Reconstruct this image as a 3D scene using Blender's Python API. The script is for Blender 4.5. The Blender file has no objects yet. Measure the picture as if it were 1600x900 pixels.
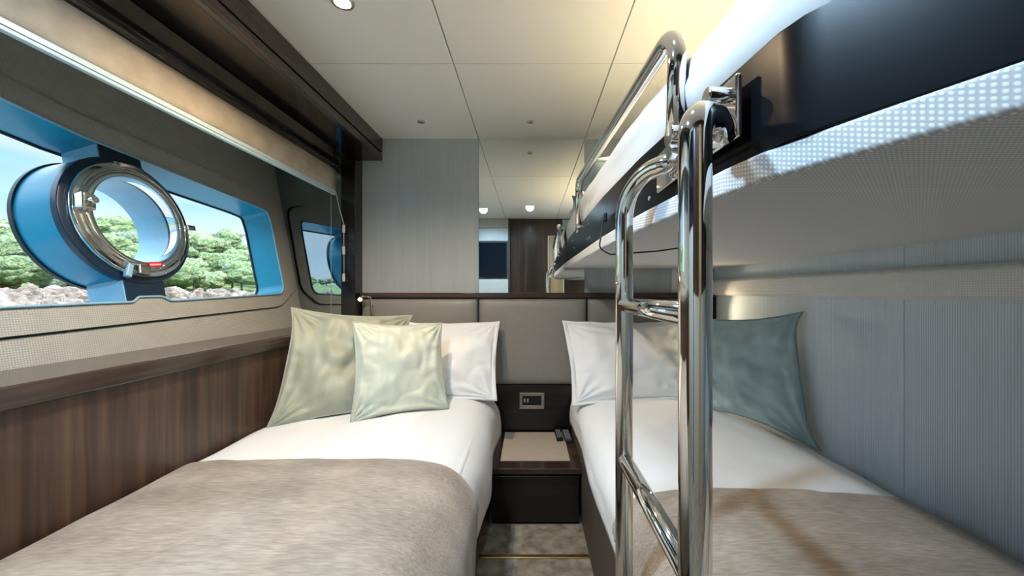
import bpy, bmesh, math, random
from mathutils import Vector, Matrix, noise

# ------------------------------------------------------------------ camera, sky, exposure
H = 1.06            # camera height above the cabin floor; all shapes below are written relative to the camera height
F = 610.0           # focal length in pixels of a 1600 px wide frame
scene = bpy.context.scene
col = scene.collection
cam_d = bpy.data.cameras.new('camera'); cam = bpy.data.objects.new('camera', cam_d); col.objects.link(cam)
cam_d.sensor_width = 36.0; cam_d.lens = 36.0*F/1600.0
cam_d.shift_x = -28/1600.0; cam_d.shift_y = 5/1600.0
cam_d.clip_start = 0.02; cam_d.clip_end = 2000
cam.location = (0, 0, H); cam.rotation_euler = (math.radians(90), 0, 0)
scene.camera = cam
vs = scene.view_settings
vs.view_transform = 'Standard'; vs.look = 'None'; vs.gamma = 1.0; vs.use_curve_mapping = False
vs.exposure = 0.36
scene.cycles.max_bounces = 10; scene.cycles.diffuse_bounces = 6; scene.cycles.glossy_bounces = 6
scene.cycles.transparent_max_bounces = 12; scene.cycles.caustics_reflective = False; scene.cycles.caustics_refractive = False
scene.cycles.sample_clamp_indirect = 6.0

SKY = 3.6
SUN = 5.0
W_KEY = 42.0        # warm lit downlight over the left bed
W_RIGHT = 27.0      # downlight over the upper bunk
W_REAR = 58.0       # cooler downlights over the aisle behind the camera
world = bpy.data.worlds.new('sky'); scene.world = world; world.use_nodes = True
wn = world.node_tree; wn.nodes.clear()
w_out = wn.nodes.new('ShaderNodeOutputWorld'); w_bg = wn.nodes.new('ShaderNodeBackground')
w_tc = wn.nodes.new('ShaderNodeTexCoord'); w_sep = wn.nodes.new('ShaderNodeSeparateXYZ')
w_ramp = wn.nodes.new('ShaderNodeValToRGB'); w_map = wn.nodes.new('ShaderNodeMapping')
w_noise = wn.nodes.new('ShaderNodeTexNoise'); w_cr = wn.nodes.new('ShaderNodeValToRGB'); w_mix = wn.nodes.new('ShaderNodeMix'); w_mix.data_type = 'RGBA'
wn.links.new(w_tc.outputs['Generated'], w_sep.inputs[0]); wn.links.new(w_sep.outputs['Z'], w_ramp.inputs[0])
def set_ramp(node, stops):
    el = node.color_ramp.elements
    el[0].position, el[0].color = stops[0][0], (*stops[0][1], 1); el[1].position, el[1].color = stops[-1][0], (*stops[-1][1], 1)
    for p_, c_ in stops[1:-1]: q_ = el.new(p_); q_.color = (*c_, 1)
set_ramp(w_ramp, [(0.0, (.25, .29, .31)), (.12, (.16, .24, .30)), (.26, (.085, .17, .28)), (.42, (.55, .80, 1.0)), (1.0, (.45, .70, 1.0))])
w_hi = wn.nodes.new('ShaderNodeValToRGB'); set_ramp(w_hi, [(.0, (.245, .26, .27)), (.26, (.245, .26, .275)), (.42, (.85, .93, 1.0))])
wn.links.new(w_sep.outputs['Z'], w_hi.inputs[0])
wn.links.new(w_tc.outputs['Generated'], w_map.inputs[0]); w_map.inputs['Scale'].default_value = (1.3, 1.3, 5.0)
wn.links.new(w_map.outputs[0], w_noise.inputs['Vector']); w_noise.inputs['Scale'].default_value = 2.2; w_noise.inputs['Detail'].default_value = 6
w_cr.color_ramp.elements[0].position = 0.40; w_cr.color_ramp.elements[1].position = 0.66
wn.links.new(w_noise.outputs['Fac'], w_cr.inputs[0]); wn.links.new(w_cr.outputs[0], w_mix.inputs[0])
wn.links.new(w_ramp.outputs[0], w_mix.inputs[6]); wn.links.new(w_hi.outputs[0], w_mix.inputs[7])
wn.links.new(w_mix.outputs[2], w_bg.inputs[0]); w_bg.inputs[1].default_value = SKY
wn.links.new(w_bg.outputs[0], w_out.inputs[0])

sd = bpy.data.lights.new('sun', 'SUN'); sun = bpy.data.objects.new('sun', sd); col.objects.link(sun)
sd.energy = SUN; sd.angle = 0.01; sd.color = (1.0, 0.95, 0.86)
sun.rotation_euler = Vector((-0.75, 0.25, -0.75)).to_track_quat('-Z', 'Y').to_euler()
sun.location = (20, -5, 20)

# ------------------------------------------------------------------ material helpers
def pset(b, **kw):
    names = {'rough': 'Roughness', 'metal': 'Metallic', 'sheen': 'Sheen Weight', 'coat': 'Coat Weight', 'spec': 'Specular IOR Level', 'sheen_rough': 'Sheen Roughness'}
    for k, v in kw.items(): b.inputs[names[k]].default_value = v

class Mat:
    def __init__(s, name, rgb=(.5, .5, .5), **kw):
        s.m = bpy.data.materials.new(name); s.m.use_nodes = True
        s.nt = s.m.node_tree; s.b = s.nt.nodes['Principled BSDF']
        s.b.inputs['Base Color'].default_value = (*rgb, 1)
        pset(s.b, **kw)
        s.tc = None
    def n(s, t): return s.nt.nodes.new(t)
    def l(s, a, b): s.nt.links.new(a, b)
    def coord(s, scale=(1, 1, 1), rot=(0, 0, 0)):
        if not s.tc: s.tc = s.n('ShaderNodeTexCoord')
        m = s.n('ShaderNodeMapping'); m.inputs['Scale'].default_value = scale; m.inputs['Rotation'].default_value = rot
        s.l(s.tc.outputs['Object'], m.inputs[0]); return m.outputs[0]
    def noise(s, scale, co=(1, 1, 1), detail=4, dist=0.0, rough=.5):
        t = s.n('ShaderNodeTexNoise'); t.inputs['Scale'].default_value = scale; t.inputs['Detail'].default_value = detail
        t.inputs['Distortion'].default_value = dist; t.inputs['Roughness'].default_value = rough
        s.l(s.coord(co), t.inputs['Vector']); return t.outputs['Fac']
    def sine(s, axis, pitch):
        """0..1 stripes along an axis with the given pitch in metres"""
        sp = s.n('ShaderNodeSeparateXYZ'); s.l(s.coord(), sp.inputs[0])
        a = s.math('MULTIPLY', sp.outputs['XYZ'.index(axis)], 2*math.pi/pitch)
        return s.math('MULTIPLY_ADD', s.math('SINE', a), .5, .5)
    def math(s, op, a, b=None, c=None):
        m = s.n('ShaderNodeMath'); m.operation = op
        for i, v in enumerate((a, b, c)):
            if v is None: continue
            if isinstance(v, (int, float)): m.inputs[i].default_value = v
            else: s.l(v, m.inputs[i])
        return m.outputs[0]
    def ramp(s, fac, stops, target='Base Color'):
        r = s.n('ShaderNodeValToRGB'); el = r.color_ramp.elements
        el[0].position, el[0].color = stops[0][0], (*stops[0][1], 1)
        el[1].position, el[1].color = stops[-1][0], (*stops[-1][1], 1)
        for p, c in stops[1:-1]: q = el.new(p); q.color = (*c, 1)
        s.l(fac, r.inputs[0])
        if target: s.l(r.outputs[0], s.b.inputs[target])
        return r.outputs[0]
    def mixcol(s, fac, a, b, target='Base Color', mode='MIX'):
        m = s.n('ShaderNodeMix'); m.data_type = 'RGBA'; m.blend_type = mode
        for i, v in ((0, fac), (6, a), (7, b)):
            if isinstance(v, (int, float)): m.inputs[i].default_value = v
            elif isinstance(v, tuple): m.inputs[i].default_value = (*v, 1)
            else: s.l(v, m.inputs[i])
        if target: s.l(m.outputs[2], s.b.inputs[target])
        return m.outputs[2]
    def bump(s, h, strength=.3, dist=.002):
        b = s.n('ShaderNodeBump'); b.inputs['Strength'].default_value = strength; b.inputs['Distance'].default_value = dist
        s.l(h, b.inputs['Height']); s.l(b.outputs[0], s.b.inputs['Normal'])

def wood(name, dark, mid, light, rough=.3, grain='Z', band=0.0):
    m = Mat(name, mid, rough=rough, coat=.12)
    sc = {'Z': (1, 1, .035), 'Y': (1, .035, 1), 'X': (.035, 1, 1)}[grain]
    n1 = m.noise(55, sc, 6, .4); n2 = m.noise(9, sc, 3, .6)
    f = m.math('ADD', m.math('MULTIPLY', n1, .5), m.math('MULTIPLY', n2, .5))
    m.ramp(f, [(.36, dark), (.5, mid), (.66, light)])
    m.bump(n1, .08, .001)
    return m.m

def weave(name, c1, c2, a1='X', a2='Z', pitch=.005, bump=.5, rough=.85, noise_amt=.25):
    m = Mat(name, c1, rough=rough)
    f = m.math('MULTIPLY', m.sine(a1, pitch), m.sine(a2, pitch))
    n = m.noise(14, (1, 1, 1), 3)
    f2 = m.math('ADD', f, m.math('MULTIPLY', m.math('SUBTRACT', n, .5), noise_amt*2))
    m.mixcol(f2, c2, c1); m.bump(f, bump, .0015)
    return m.m

def ribbed(name, c1, c2, axis, pitch, bump=.4, rough=.8):
    m = Mat(name, c1, rough=rough)
    s1 = m.sine(axis, pitch)
    long = {'X': (1, 1, .05), 'Y': (1, 1, .05)}[axis]
    n = m.noise(60, long, 3); n2 = m.noise(7, long, 2)
    f = m.math('ADD', m.math('MULTIPLY', s1, .45), m.math('ADD', m.math('MULTIPLY', n, .4), m.math('MULTIPLY', n2, .25)))
    m.ramp(f, [(.15, c2), (.85, c1)]); m.bump(m.math('ADD', s1, n), bump, .001)
    return m.m

def cloth(name, rgb, rough=.85, var=.04, sheen=0.0, bump=.15, fine=900, blot=5):
    m = Mat(name, rgb, rough=rough, sheen=sheen)
    n = m.noise(blot, (1, 1, 1), 4)
    lo = tuple(max(0, c*(1-var*2)) for c in rgb); hi = tuple(min(1, c*(1+var*2)) for c in rgb)
    m.ramp(n, [(.3, lo), (.7, hi)])
    m.bump(m.noise(fine, (1, 1, 1), 2), bump, .0006)
    return m.m

def plain(name, rgb, **kw):
    m = Mat(name, rgb, **kw)
    lo = tuple(c*.94 for c in rgb)
    m.ramp(m.noise(30, (1, 1, 1), 2), [(.3, lo), (.7, rgb)])
    return m.m

def emission(name, rgb, st):
    m = Mat(name, (.02, .02, .02)); m.b.inputs['Emission Color'].default_value = (*rgb, 1); m.b.inputs['Emission Strength'].default_value = st
    return m.m

def glass(name, tint, gloss=.06):
    m = Mat(name); nt = m.nt; nt.nodes.remove(m.b)
    tr = m.n('ShaderNodeBsdfTransparent'); tr.inputs[0].default_value = (*tint, 1)
    gl = m.n('ShaderNodeBsdfGlossy'); gl.inputs['Roughness'].default_value = 0.0
    fr = m.n('ShaderNodeLayerWeight'); fr.inputs[0].default_value = .5
    g5 = m.math('MULTIPLY_ADD', m.math('POWER', fr.outputs['Facing'], 5.0), .35, .015)
    mx = m.n('ShaderNodeMixShader'); m.l(g5, mx.inputs[0]); m.l(tr.outputs[0], mx.inputs[1]); m.l(gl.outputs[0], mx.inputs[2])
    m.l(mx.outputs[0], nt.nodes['Material Output'].inputs[0])
    return m.m

M = {}
M['ceiling'] = Mat('ceiling_panel', (.87, .86, .81), rough=.5).m
M['seam'] = plain('ceiling_seam', (.42, .40, .35), rough=.8)
M['wall_x'] = ribbed('wallcovering_back', (.50, .54, .56), (.33, .36, .38), 'X', .006, .4)
M['wall_y'] = ribbed('wallcovering_side', (.66, .76, .86), (.46, .54, .62), 'Y', .006, .6)
M['hull'] = weave('hull_liner_weave', (.60, .58, .52), (.36, .35, .31), 'Y', 'Z', .006, .5)
mb = Mat('bunk_weave', (.7, .7, .7), rough=.85)
sp_ = mb.n('ShaderNodeSeparateXYZ'); mb.l(mb.coord(), sp_.inputs[0]); xz_ = mb.math('ADD', sp_.outputs[0], sp_.outputs[2])
sn = [mb.math('MULTIPLY_ADD', mb.math('SINE', mb.math('MULTIPLY', q_, 2*math.pi/.0052)), .5, .5) for q_ in (xz_, sp_.outputs[1])]
fq = mb.math('MULTIPLY', sn[0], sn[1]); mb.ramp(fq, [(.12, (.52, .53, .55)), (.6, (.86, .86, .87))]); mb.bump(fq, .2, .0015); M['bunk_fabric'] = mb.m
M['band_fabric'] = weave('band_weave', (.86, .86, .86), (.66, .66, .67), 'Y', 'Z', .006, .7)
M['walnut'] = wood('walnut_vertical', (.020, .010, .007), (.056, .028, .018), (.112, .058, .035), .42, 'Z')
M['walnut_y'] = wood('walnut_along', (.022, .014, .011), (.048, .031, .024), (.085, .055, .042), .18, 'Y')
M['walnut_x'] = wood('walnut_across', (.02, .01, .007), (.05, .026, .018), (.10, .05, .034), .22, 'X')
M['dark_wood'] = wood('dark_stained_wood', (.006, .005, .005), (.013, .010, .010), (.026, .019, .017), .13, 'Y')
M['dark_wood_x'] = wood('dark_stained_wood_across', (.004, .003, .003), (.008, .006, .0055), (.017, .012, .011), .3, 'X')
M['black'] = plain('black_board', (.004, .0045, .006), rough=.28, spec=.14)
M['gasket'] = plain('black_gasket', (.01, .012, .016), rough=.5)
M['navy'] = plain('navy_paint', (.010, .028, .055), rough=.28)
M['blue_light_tint'] = plain('blue_lit_gelcoat', (.015, .30, .48), rough=.3)  # blue light from outside put into the colour of the gelcoat
M['light_blue'] = plain('pale_blue_lit_gelcoat', (.30, .52, .68), rough=.25)  # paler gelcoat, the same blue light mixed into its colour
M['chrome'] = Mat('chrome', (.82, .80, .77), metal=1.0, rough=.06).m
M['steel'] = Mat('brushed_steel', (.62, .58, .52), metal=1.0, rough=.22).m
M['brass'] = Mat('brass_strip', (.72, .50, .20), metal=1.0, rough=.3).m
M['rear_walnut'] = wood('dark_rear_walnut', (.010, .006, .005), (.028, .016, .011), (.06, .034, .022), .3, 'Z')
M['mirror'] = Mat('mirror_glass', (.86, .88, .86), metal=1.0, rough=.0).m
M['mirror_dark'] = Mat('tinted_mirror_glass', (.40, .46, .50), metal=1.0, rough=.0).m
M['sheet'] = cloth('white_cotton', (.84, .84, .84), .8, .01, 0, .1)
M['sage'] = cloth('sage_velvet', (.36, .37, .28), .5, .08, .5, .3, 500, 9)
M['pale_sage'] = cloth('pale_sage_velvet', (.56, .59, .49), .45, .05, .5, .3, 500, 9)
M['blue_velvet'] = cloth('dusty_blue_velvet', (.37, .51, .54), .45, .08, .5, .3, 500, 9)
M['pale_blue'] = cloth('pale_blue_cotton', (.52, .68, .70), .7, .04, .2)
M['piping_sage'] = cloth('sage_piping', (.42, .44, .36), .6, .05, .2)
M['piping_blue'] = cloth('blue_piping', (.20, .30, .33), .6, .05, .2)
mt = Mat('taupe_linen_throw', (.3, .27, .24), rough=.9, sheen=.25)
nf = mt.noise(220, (.12, 1, 1), 4); nb = mt.noise(9, (.5, 1, 1), 5)
mt.ramp(mt.math('ADD', mt.math('MULTIPLY', nf, .5), mt.math('MULTIPLY', nb, .5)), [(.34, (.23, .185, .14)), (.5, (.35, .29, .23)), (.66, (.48, .41, .335))])
mt.bump(nf, .25, .0015); M['throw'] = mt.m
M['leather'] = plain('taupe_leather', (.27, .25, .22), rough=.45)
M['bed_base'] = cloth('brown_upholstery', (.085, .066, .05), .6, .05)
M['inlay'] = plain('cream_leather_inlay', (.50, .42, .32), rough=.5)
mc = Mat('beige_carpet', (.3, .25, .2), rough=1.0)
mc.ramp(mc.noise(22, (1, 1, 1), 6), [(.3, (.17, .14, .105)), (.7, (.42, .35, .26))]); mc.bump(mc.noise(400), .8, .004); M['carpet'] = mc.m
M['blind'] = cloth('linen_blind', (.50, .43, .33), .9, .08, 0, .3, 500, 14)
M['blind_rail'] = plain('pale_blind_rail', (.58, .74, .80), rough=.35)
M['cord'] = plain('cream_cord', (.65, .62, .52), rough=.7)
M['plastic_black'] = plain('black_plastic', (.010, .010, .012), rough=.5, spec=.3)
M['button'] = plain('grey_buttons', (.35, .35, .38), rough=.5)
M['screen'] = plain('tv_screen', (.004, .007, .012), rough=.08)
M['cab'] = plain('pale_cabinet_lacquer', (.46, .49, .46), rough=.4)
M['maple'] = wood('light_maple', (.42, .27, .12), (.52, .35, .17), (.60, .43, .23), .4, 'Z')
M['red'] = plain('red_sticker', (.62, .01, .03), rough=.4)
M['white_ink'] = plain('white_ink', (.9, .75, .72), rough=.5)
M['lamp_warm'] = emission('warm_led', (1.0, .72, .38), 60)
M['lamp_white'] = emission('white_led', (1.0, .88, .7), 30)
M['lamp_off'] = plain('unlit_lens', (.25, .25, .25), rough=.2)
M['glass'] = glass('window_glass', (.93, .97, .98))

# ------------------------------------------------------------------ object helpers
def wpos(o):
    p = o.location.copy()
    while o.parent: o = o.parent; p += o.location
    return p

def tag(o, label=None, cat=None, group=None, kind=None):
    if label: o['label'] = label
    if cat: o['category'] = cat
    if group: o['group'] = group
    if kind: o['kind'] = kind
    return o

def empty(name, loc):
    o = bpy.data.objects.new(name, None); col.objects.link(o); o.location = (loc[0], loc[1], loc[2]+H); o.empty_display_size = .05
    return o

def obj(name, bm, mat, parent=None, smooth=False, bevel=0.0, subsurf=0, solid=0.0, mats=None):
    bmesh.ops.recalc_face_normals(bm, faces=bm.faces)
    for v in bm.verts: v.co.z += H
    me = bpy.data.meshes.new(name)
    if parent: off = wpos(parent); loc = Vector((0, 0, 0))
    else:
        xs = [v.co.x for v in bm.verts]; ys = [v.co.y for v in bm.verts]; zs = [v.co.z for v in bm.verts]
        off = Vector(((min(xs)+max(xs))/2, (min(ys)+max(ys))/2, min(zs))); loc = off
    for v in bm.verts: v.co -= off
    for f in bm.faces: f.smooth = smooth
    bm.to_mesh(me); bm.free()
    for m in (mats or [mat]): me.materials.append(m)
    o = bpy.data.objects.new(name, me); col.objects.link(o); o.location = loc
    if parent: o.parent = parent
    if solid: md = o.modifiers.new('solid', 'SOLIDIFY'); md.thickness = solid; md.offset = 1
    if bevel:
        md = o.modifiers.new('bevel', 'BEVEL'); md.width = bevel; md.segments = 3; md.limit_method = 'ANGLE'; md.angle_limit = math.radians(40)
        for p in me.polygons: p.use_smooth = True
        wn_ = o.modifiers.new('wn', 'WEIGHTED_NORMAL'); wn_.keep_sharp = False
    if subsurf: md = o.modifiers.new('sub', 'SUBSURF'); md.levels = subsurf; md.render_levels = subsurf
    return o

def struct(name, bm, mat, **kw):
    return tag(obj(name, bm, mat, **kw), kind='structure')

def B(*boxes, bm=None):
    """boxes given as (x0,x1,y0,y1,z0,z1)"""
    bm = bm or bmesh.new()
    for x0, x1, y0, y1, z0, z1 in boxes:
        v = [bm.verts.new((x, y, z)) for x in (x0, x1) for y in (y0, y1) for z in (z0, z1)]
        for q in ((0, 1, 3, 2), (4, 6, 7, 5), (0, 4, 5, 1), (2, 3, 7, 6), (0, 2, 6, 4), (1, 5, 7, 3)): bm.faces.new([v[i] for i in q])
    return bm

def prism(pts, z0, z1, bm=None):
    bm = bm or bmesh.new()
    a = [bm.verts.new((x, y, z0)) for x, y in pts]; b = [bm.verts.new((x, y, z1)) for x, y in pts]
    bm.faces.new(a); bm.faces.new(b[::-1])
    for i in range(len(pts)): j = (i+1) % len(pts); bm.faces.new((a[i], b[i], b[j], a[j]))
    return bm

def fillet(pts, r, seg=8):
    P = [Vector(p) for p in pts]; out = [P[0]]
    rr = r if isinstance(r, (list, tuple)) else [r]*len(P)
    for i in range(1, len(P)-1):
        a = (P[i-1]-P[i]); b = (P[i+1]-P[i]); la, lb = a.length, b.length; a.normalize(); b.normalize()
        ang = a.angle(b)
        if ang > 3.1 or rr[i] <= 0: out.append(P[i]); continue
        d = min(rr[i]/math.tan(ang/2), la*.49 if i > 1 else la*.98, lb*.49 if i < len(P)-2 else lb*.98)
        p0, p1 = P[i]+a*d, P[i]+b*d
        rad = d*math.tan(ang/2); c = P[i]+(a+b).normalized()*(rad/math.sin(ang/2))
        v0, v1 = p0-c, p1-c; n = v0.cross(v1).normalized(); tot = v0.angle(v1)
        for k in range(seg+1): out.append(c+Matrix.Rotation(tot*k/seg, 3, n) @ v0)
    out.append(P[-1]); return out

def tube(pts, r, n=18, bm=None, closed=False):
    bm = bm or bmesh.new(); P = [Vector(p) for p in pts]; N = len(P)
    T = []
    for i in range(N):
        a = P[(i-1) % N] if closed or i else P[0]; b = P[(i+1) % N] if closed or i < N-1 else P[-1]
        T.append((b-a).normalized())
    u = T[0].orthogonal().normalized(); rings = []
    for i in range(N):
        u = (u-T[i]*u.dot(T[i])).normalized(); w = T[i].cross(u)
        rad = r[i] if isinstance(r, (list, tuple)) else r
        rings.append([bm.verts.new(P[i]+(u*math.cos(2*math.pi*k/n)+w*math.sin(2*math.pi*k/n))*rad) for k in range(n)])
    for i in range(N if closed else N-1):
        A, Bq = rings[i], rings[(i+1) % N]
        off = 0
        if closed and i == N-1:
            off = min(range(n), key=lambda s: (A[0].co-Bq[s].co).length)
        for k in range(n): bm.faces.new((A[k], A[(k+1) % n], Bq[(k+1+off) % n], Bq[(k+off) % n]))
    if not closed: bm.faces.new(rings[0][::-1]); bm.faces.new(rings[-1])
    return bm

def lathe(c, axis, prof, n=64, bm=None, closed=True):
    """prof: list of (radius, distance along axis)"""
    bm = bm or bmesh.new(); c = Vector(c); ax = Vector(axis).normalized(); u = ax.orthogonal().normalized(); w = ax.cross(u)
    rings = []
    for k in range(n):
        d = u*math.cos(2*math.pi*k/n)+w*math.sin(2*math.pi*k/n)
        rings.append([bm.verts.new(c+d*r+ax*h) for r, h in prof])
    m = len(prof)
    for k in range(n):
        A, C = rings[k], rings[(k+1) % n]
        for i in range(m if closed else m-1): bm.faces.new((A[i], A[(i+1) % m], C[(i+1) % m], C[i]))
    return bm

def disc(c, axis, r, h, n=32, bm=None):
    c = Vector(c); ax = Vector(axis).normalized()
    return tube([c, c+ax*h], r, n, bm)

def catmull(pts, n):
    P = [Vector(p) for p in pts]; P = [P[0]*2-P[1]]+P+[P[-1]*2-P[-2]]
    L = [0]
    for i in range(1, len(P)-2): L.append(L[-1]+(P[i+1]-P[i]).length)
    out = []
    for k in range(n):
        s = L[-1]*k/(n-1); i = 0
        while i < len(L)-2 and s > L[i+1]: i += 1
        t = (s-L[i])/max(1e-9, L[i+1]-L[i]); a, b, c_, d = P[i:i+4]
        out.append(.5*((2*b)+(c_-a)*t+(2*a-5*b+4*c_-d)*t*t+(3*b-a-3*c_+d)*t**3))
    return out

def interp(tab, y):
    tab = sorted(tab)
    if y <= tab[0][0]: return tab[0][1]
    for (a, p), (b, q) in zip(tab, tab[1:]):
        if y <= b: return p+(q-p)*(y-a)/(b-a)
    return tab[-1][1]

# hull plane: leans outward towards the top; a point of it from (y, z), d = depth outward
def HP(y, z, d=0.0):
    return Vector((-1.31-.19*(z+.197)-d*.982, y, z-d*.187))
HN = Vector((-.982, 0, -.187))
def hp(u, v):
    r = (u-828)/F; t = (455-v)/F; Y = -1.3474/(r+.19*t); return (Y, t*Y)

def poly_plate(outer, holes, d0, d1, mapf=HP, bm=None):
    """plate with holes between depths d0 and d1, outlines in (y, z)"""
    bm = bm or bmesh.new(); start = set(bm.faces)
    loops = []; edges = []
    for lp in [outer]+holes:
        vs_ = [bm.verts.new(mapf(y, z, d0)) for y, z in lp]
        edges += [bm.edges.new((vs_[i], vs_[(i+1) % len(vs_)])) for i in range(len(vs_))]
        loops.append((vs_, lp))
    res = bmesh.ops.triangle_fill(bm, use_beauty=True, use_dissolve=False, edges=edges)
    faces = [g for g in res['geom'] if isinstance(g, bmesh.types.BMFace)]
    back = {}
    for vs_, lp in loops:
        for v, (y, z) in zip(vs_, lp): back[v] = bm.verts.new(mapf(y, z, d1))
    for f in faces: bm.faces.new([back[v] for v in reversed(f.verts)])
    for vs_, lp in loops:
        for i in range(len(vs_)):
            a, b = vs_[i], vs_[(i+1) % len(vs_)]; bm.faces.new((a, b, back[b], back[a]))
    return bm

def round_poly(pts, r, seg=5):
    n = len(pts); out = []
    rr = r if isinstance(r, list) else [r]*n
    for i in range(n):
        p = Vector(pts[i]); a = Vector(pts[i-1])-p; b = Vector(pts[(i+1) % n])-p
        if rr[i] == 0: out.append(tuple(p)); continue
        d = min(rr[i], a.length*.45, b.length*.45); a = p+a.normalized()*d; b = p+b.normalized()*d
        for k in range(seg+1):
            t = k/seg; q = a*(1-t)**2+p*2*t*(1-t)+b*t*t; out.append((q.x, q.y))
    return out

XL, XR, YB, YF, ZC, ZF = -1.52, 1.07, 2.27, -.24, .887, -1.06

# ------------------------------------------------------------------ room shell
struct('floor', B((-1.2, 1.15, -.66, YB+.05, ZF-.05, ZF)), M['carpet'])
tag(obj('threshold_strip', B((-.205, .235, 1.545, 1.565, ZF, ZF+.006)), M['brass'], bevel=.002), 'narrow brass strip set across the carpet between the beds', 'floor strip')
# ceiling panels with narrow seams
bm = bmesh.new(); g = .0022
xs = [XL, -.298, .320, 1.15]; ys = [-.65, .35, 1.524, YB+.03]
for i in range(3):
    for j in range(3):
        B((xs[i]+g, xs[i+1]-g, ys[j]+g, ys[j+1]-g, ZC, ZC+.012), bm=bm)
struct('ceiling', bm, M['ceiling'], bevel=.001)
struct('ceiling_backing', B((XL-.02, 1.2, -.66, YB+.08, ZC+.012, ZC+.05)), M['seam'])
MX0, MX1 = -.298, .317
struct('wall_back', B((-1.10, MX0-.001, YB, YB+.06, ZF, ZC), (MX1+.001, 1.15, YB, YB+.06, ZF, ZC), (MX0-.001, MX1+.001, YB+.012, YB+.06, ZF, ZC)), M['wall_x'])
tag(obj('wall_mirror', B((MX0, MX1, YB-.002, YB+.01, -.01, ZC-.001)), M['mirror'], bevel=.001), 'tall frameless mirror on the far wall between two grey panels', 'mirror')
# right wall: ribbed panels with fine seams, and the padded band
SY = 1.116
struct('wall_right', B((XR, 1.13, YF-.1, SY-.001, ZF, ZC), (XR, 1.13, SY+.001, YB, ZF, ZC), (XR+.004, 1.13, SY-.01, SY+.01, ZF, ZC)), M['wall_y'])
bm = bmesh.new()
prof = [(XR, -.024), (XR-.02, -.022), (XR-.034, -.012), (XR-.036, .02), (XR-.034, .052), (XR-.022, .064), (XR, .066)]
lo = [bm.verts.new((x_, YF, z_)) for x_, z_ in prof]; hi = [bm.verts.new((x_, YB-.001, z_)) for x_, z_ in prof]
bm.faces.new(lo); bm.faces.new(hi[::-1])
for i in range(len(prof)): j = (i+1) % len(prof); bm.faces.new((lo[i], lo[j], hi[j], hi[i]))
struct('trim_1', bm, M['band_fabric'], smooth=False, bevel=.004)
struct('trim_2', B((.82, .875, YB-.012, YB, -.008, .13)), M['band_fabric'], bevel=.002)   # pale upright strip by the corner
struct('trim_3', B((XR-.012, XR, YB-.03, YB, -.56, -.03)), M['dark_wood'])
# rear of the cabin, seen in the mirror
def end_plate(x1, y0, y1, z0=-.30, z1=ZC+.01, inset=0.0):
    c = [(x1, z0), (HP(0, z0).x+inset, z0), (HP(0, z1).x+inset, z1), (x1, z1)]
    return poly_plate(c, [], y0, y1, mapf=lambda a_, b_, d: Vector((a_, d, b_)))
struct('wall_niche_end', end_plate(-1.04, YB, YB+.05), M['hull'])
CF = -.205
struct('wall_niche_near', end_plate(-1.24, -.34, CF-.022), M['hull'])
struct('wall_rear', B((-.24, .22, YF-.06, YF, -.12, ZC), (.42, 1.15, YF-.06, YF, -.12, ZC), (.22, .42, YF-.06, YF, .68, ZC)), M['rear_walnut'])
struct('wall_rear_lower', B((-.24, .22, YF-.06, YF, ZF, -.121), (.42, 1.15, YF-.06, YF, ZF, -.121)), M['cab'])  # unseen lower part, made pale to bounce light into the cabin
dr = empty('door_1', (.32, YF-.02, ZF)); tag(dr, kind='structure')
obj('door_leaf', B((.225, .415, YF-.04, YF-.015, ZF, .675)), M['maple'], dr, bevel=.002)
obj('door_handle', tube(fillet([(.245, YF-.015, -.05), (.245, YF+.03, -.05), (.33, YF+.03, -.05)], .01, 4), .008, 10), M['chrome'], dr, smooth=True)
cab = empty('tall_cabinet', (-.8, -.4, ZF)); tag(cab, 'pale lacquered tall cabinet seen only in the mirror', 'cabinet')
CF = -.205
obj('carcass', B((-1.25, -.262, -.62, CF-.019, ZF, ZC-.002)), M['rear_walnut'], cab)
obj('side_post', B((-.262, -.241, -.62, CF, ZF, ZC-.002)), M['walnut'], cab)
obj('upper_door', B((-1.25, -.265, CF-.019, CF, .61, ZC-.12)), M['cab'], cab, bevel=.003)
obj('top_panel', B((-1.25, -.265, CF-.019, CF-.002, ZC-.115, ZC-.002)), M['cab'], cab, bevel=.003)
obj('lower_door', B((-1.25, -.265, CF-.019, CF, ZF+.03, .145)), M['cab'], cab, bevel=.003)
obj('recess_panel', B((-1.25, -.265, CF-.019, CF-.015, .147, .608)), M['cab'], cab)
tv = empty('television', (-.6, CF-.005, .155)); tag(tv, 'black wall television reflected in the far mirror', 'television')
obj('bezel', B((-.98, -.272, CF-.0145, CF+.003, .153, .602)), M['plastic_black'], tv, bevel=.004)
obj('screen', B((-.965, -.287, CF+.003, CF+.005, .168, .588)), M['screen'], tv)
obj('speaker_bar', B((-.66, -.56, CF+.003, CF+.006, .156, .162)), M['steel'], tv)

# ------------------------------------------------------------------ window wall
OPEN = [(.60, -.062), (.66, .585), hp(0, 157), hp(120, 213), hp(210, 249), hp(395, 322), hp(414, 331), hp(420, 350), hp(440, 450), hp(436, 460),
        hp(262, 471), hp(248, 464), hp(210, 465), hp(203, 473), hp(150, 475), hp(0, 482)]
OPENR = round_poly(OPEN, [.05, .06, 0, 0, 0, .03, .02, .02, .03, .02, .01, .01, .01, .01, 0, 0], 4)
OUT = [(.49, -.155), (.53, .68), hp(120, 180), hp(405, 301), hp(432, 322), hp(459, 452), hp(437, 479), hp(0, 528)]
OUTR = round_poly(OUT, [.08, .08, 0, .06, .06, .05, .05, 0], 5)
SURR = round_poly([(a*1.0, b) for a, b in OUT], [.08, .08, 0, .06, .06, .05, .05, 0], 5)
wl = [(-.36, -.30), (YB, -.30), (YB, ZC+.01), (-.36, ZC+.01)]
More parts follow.
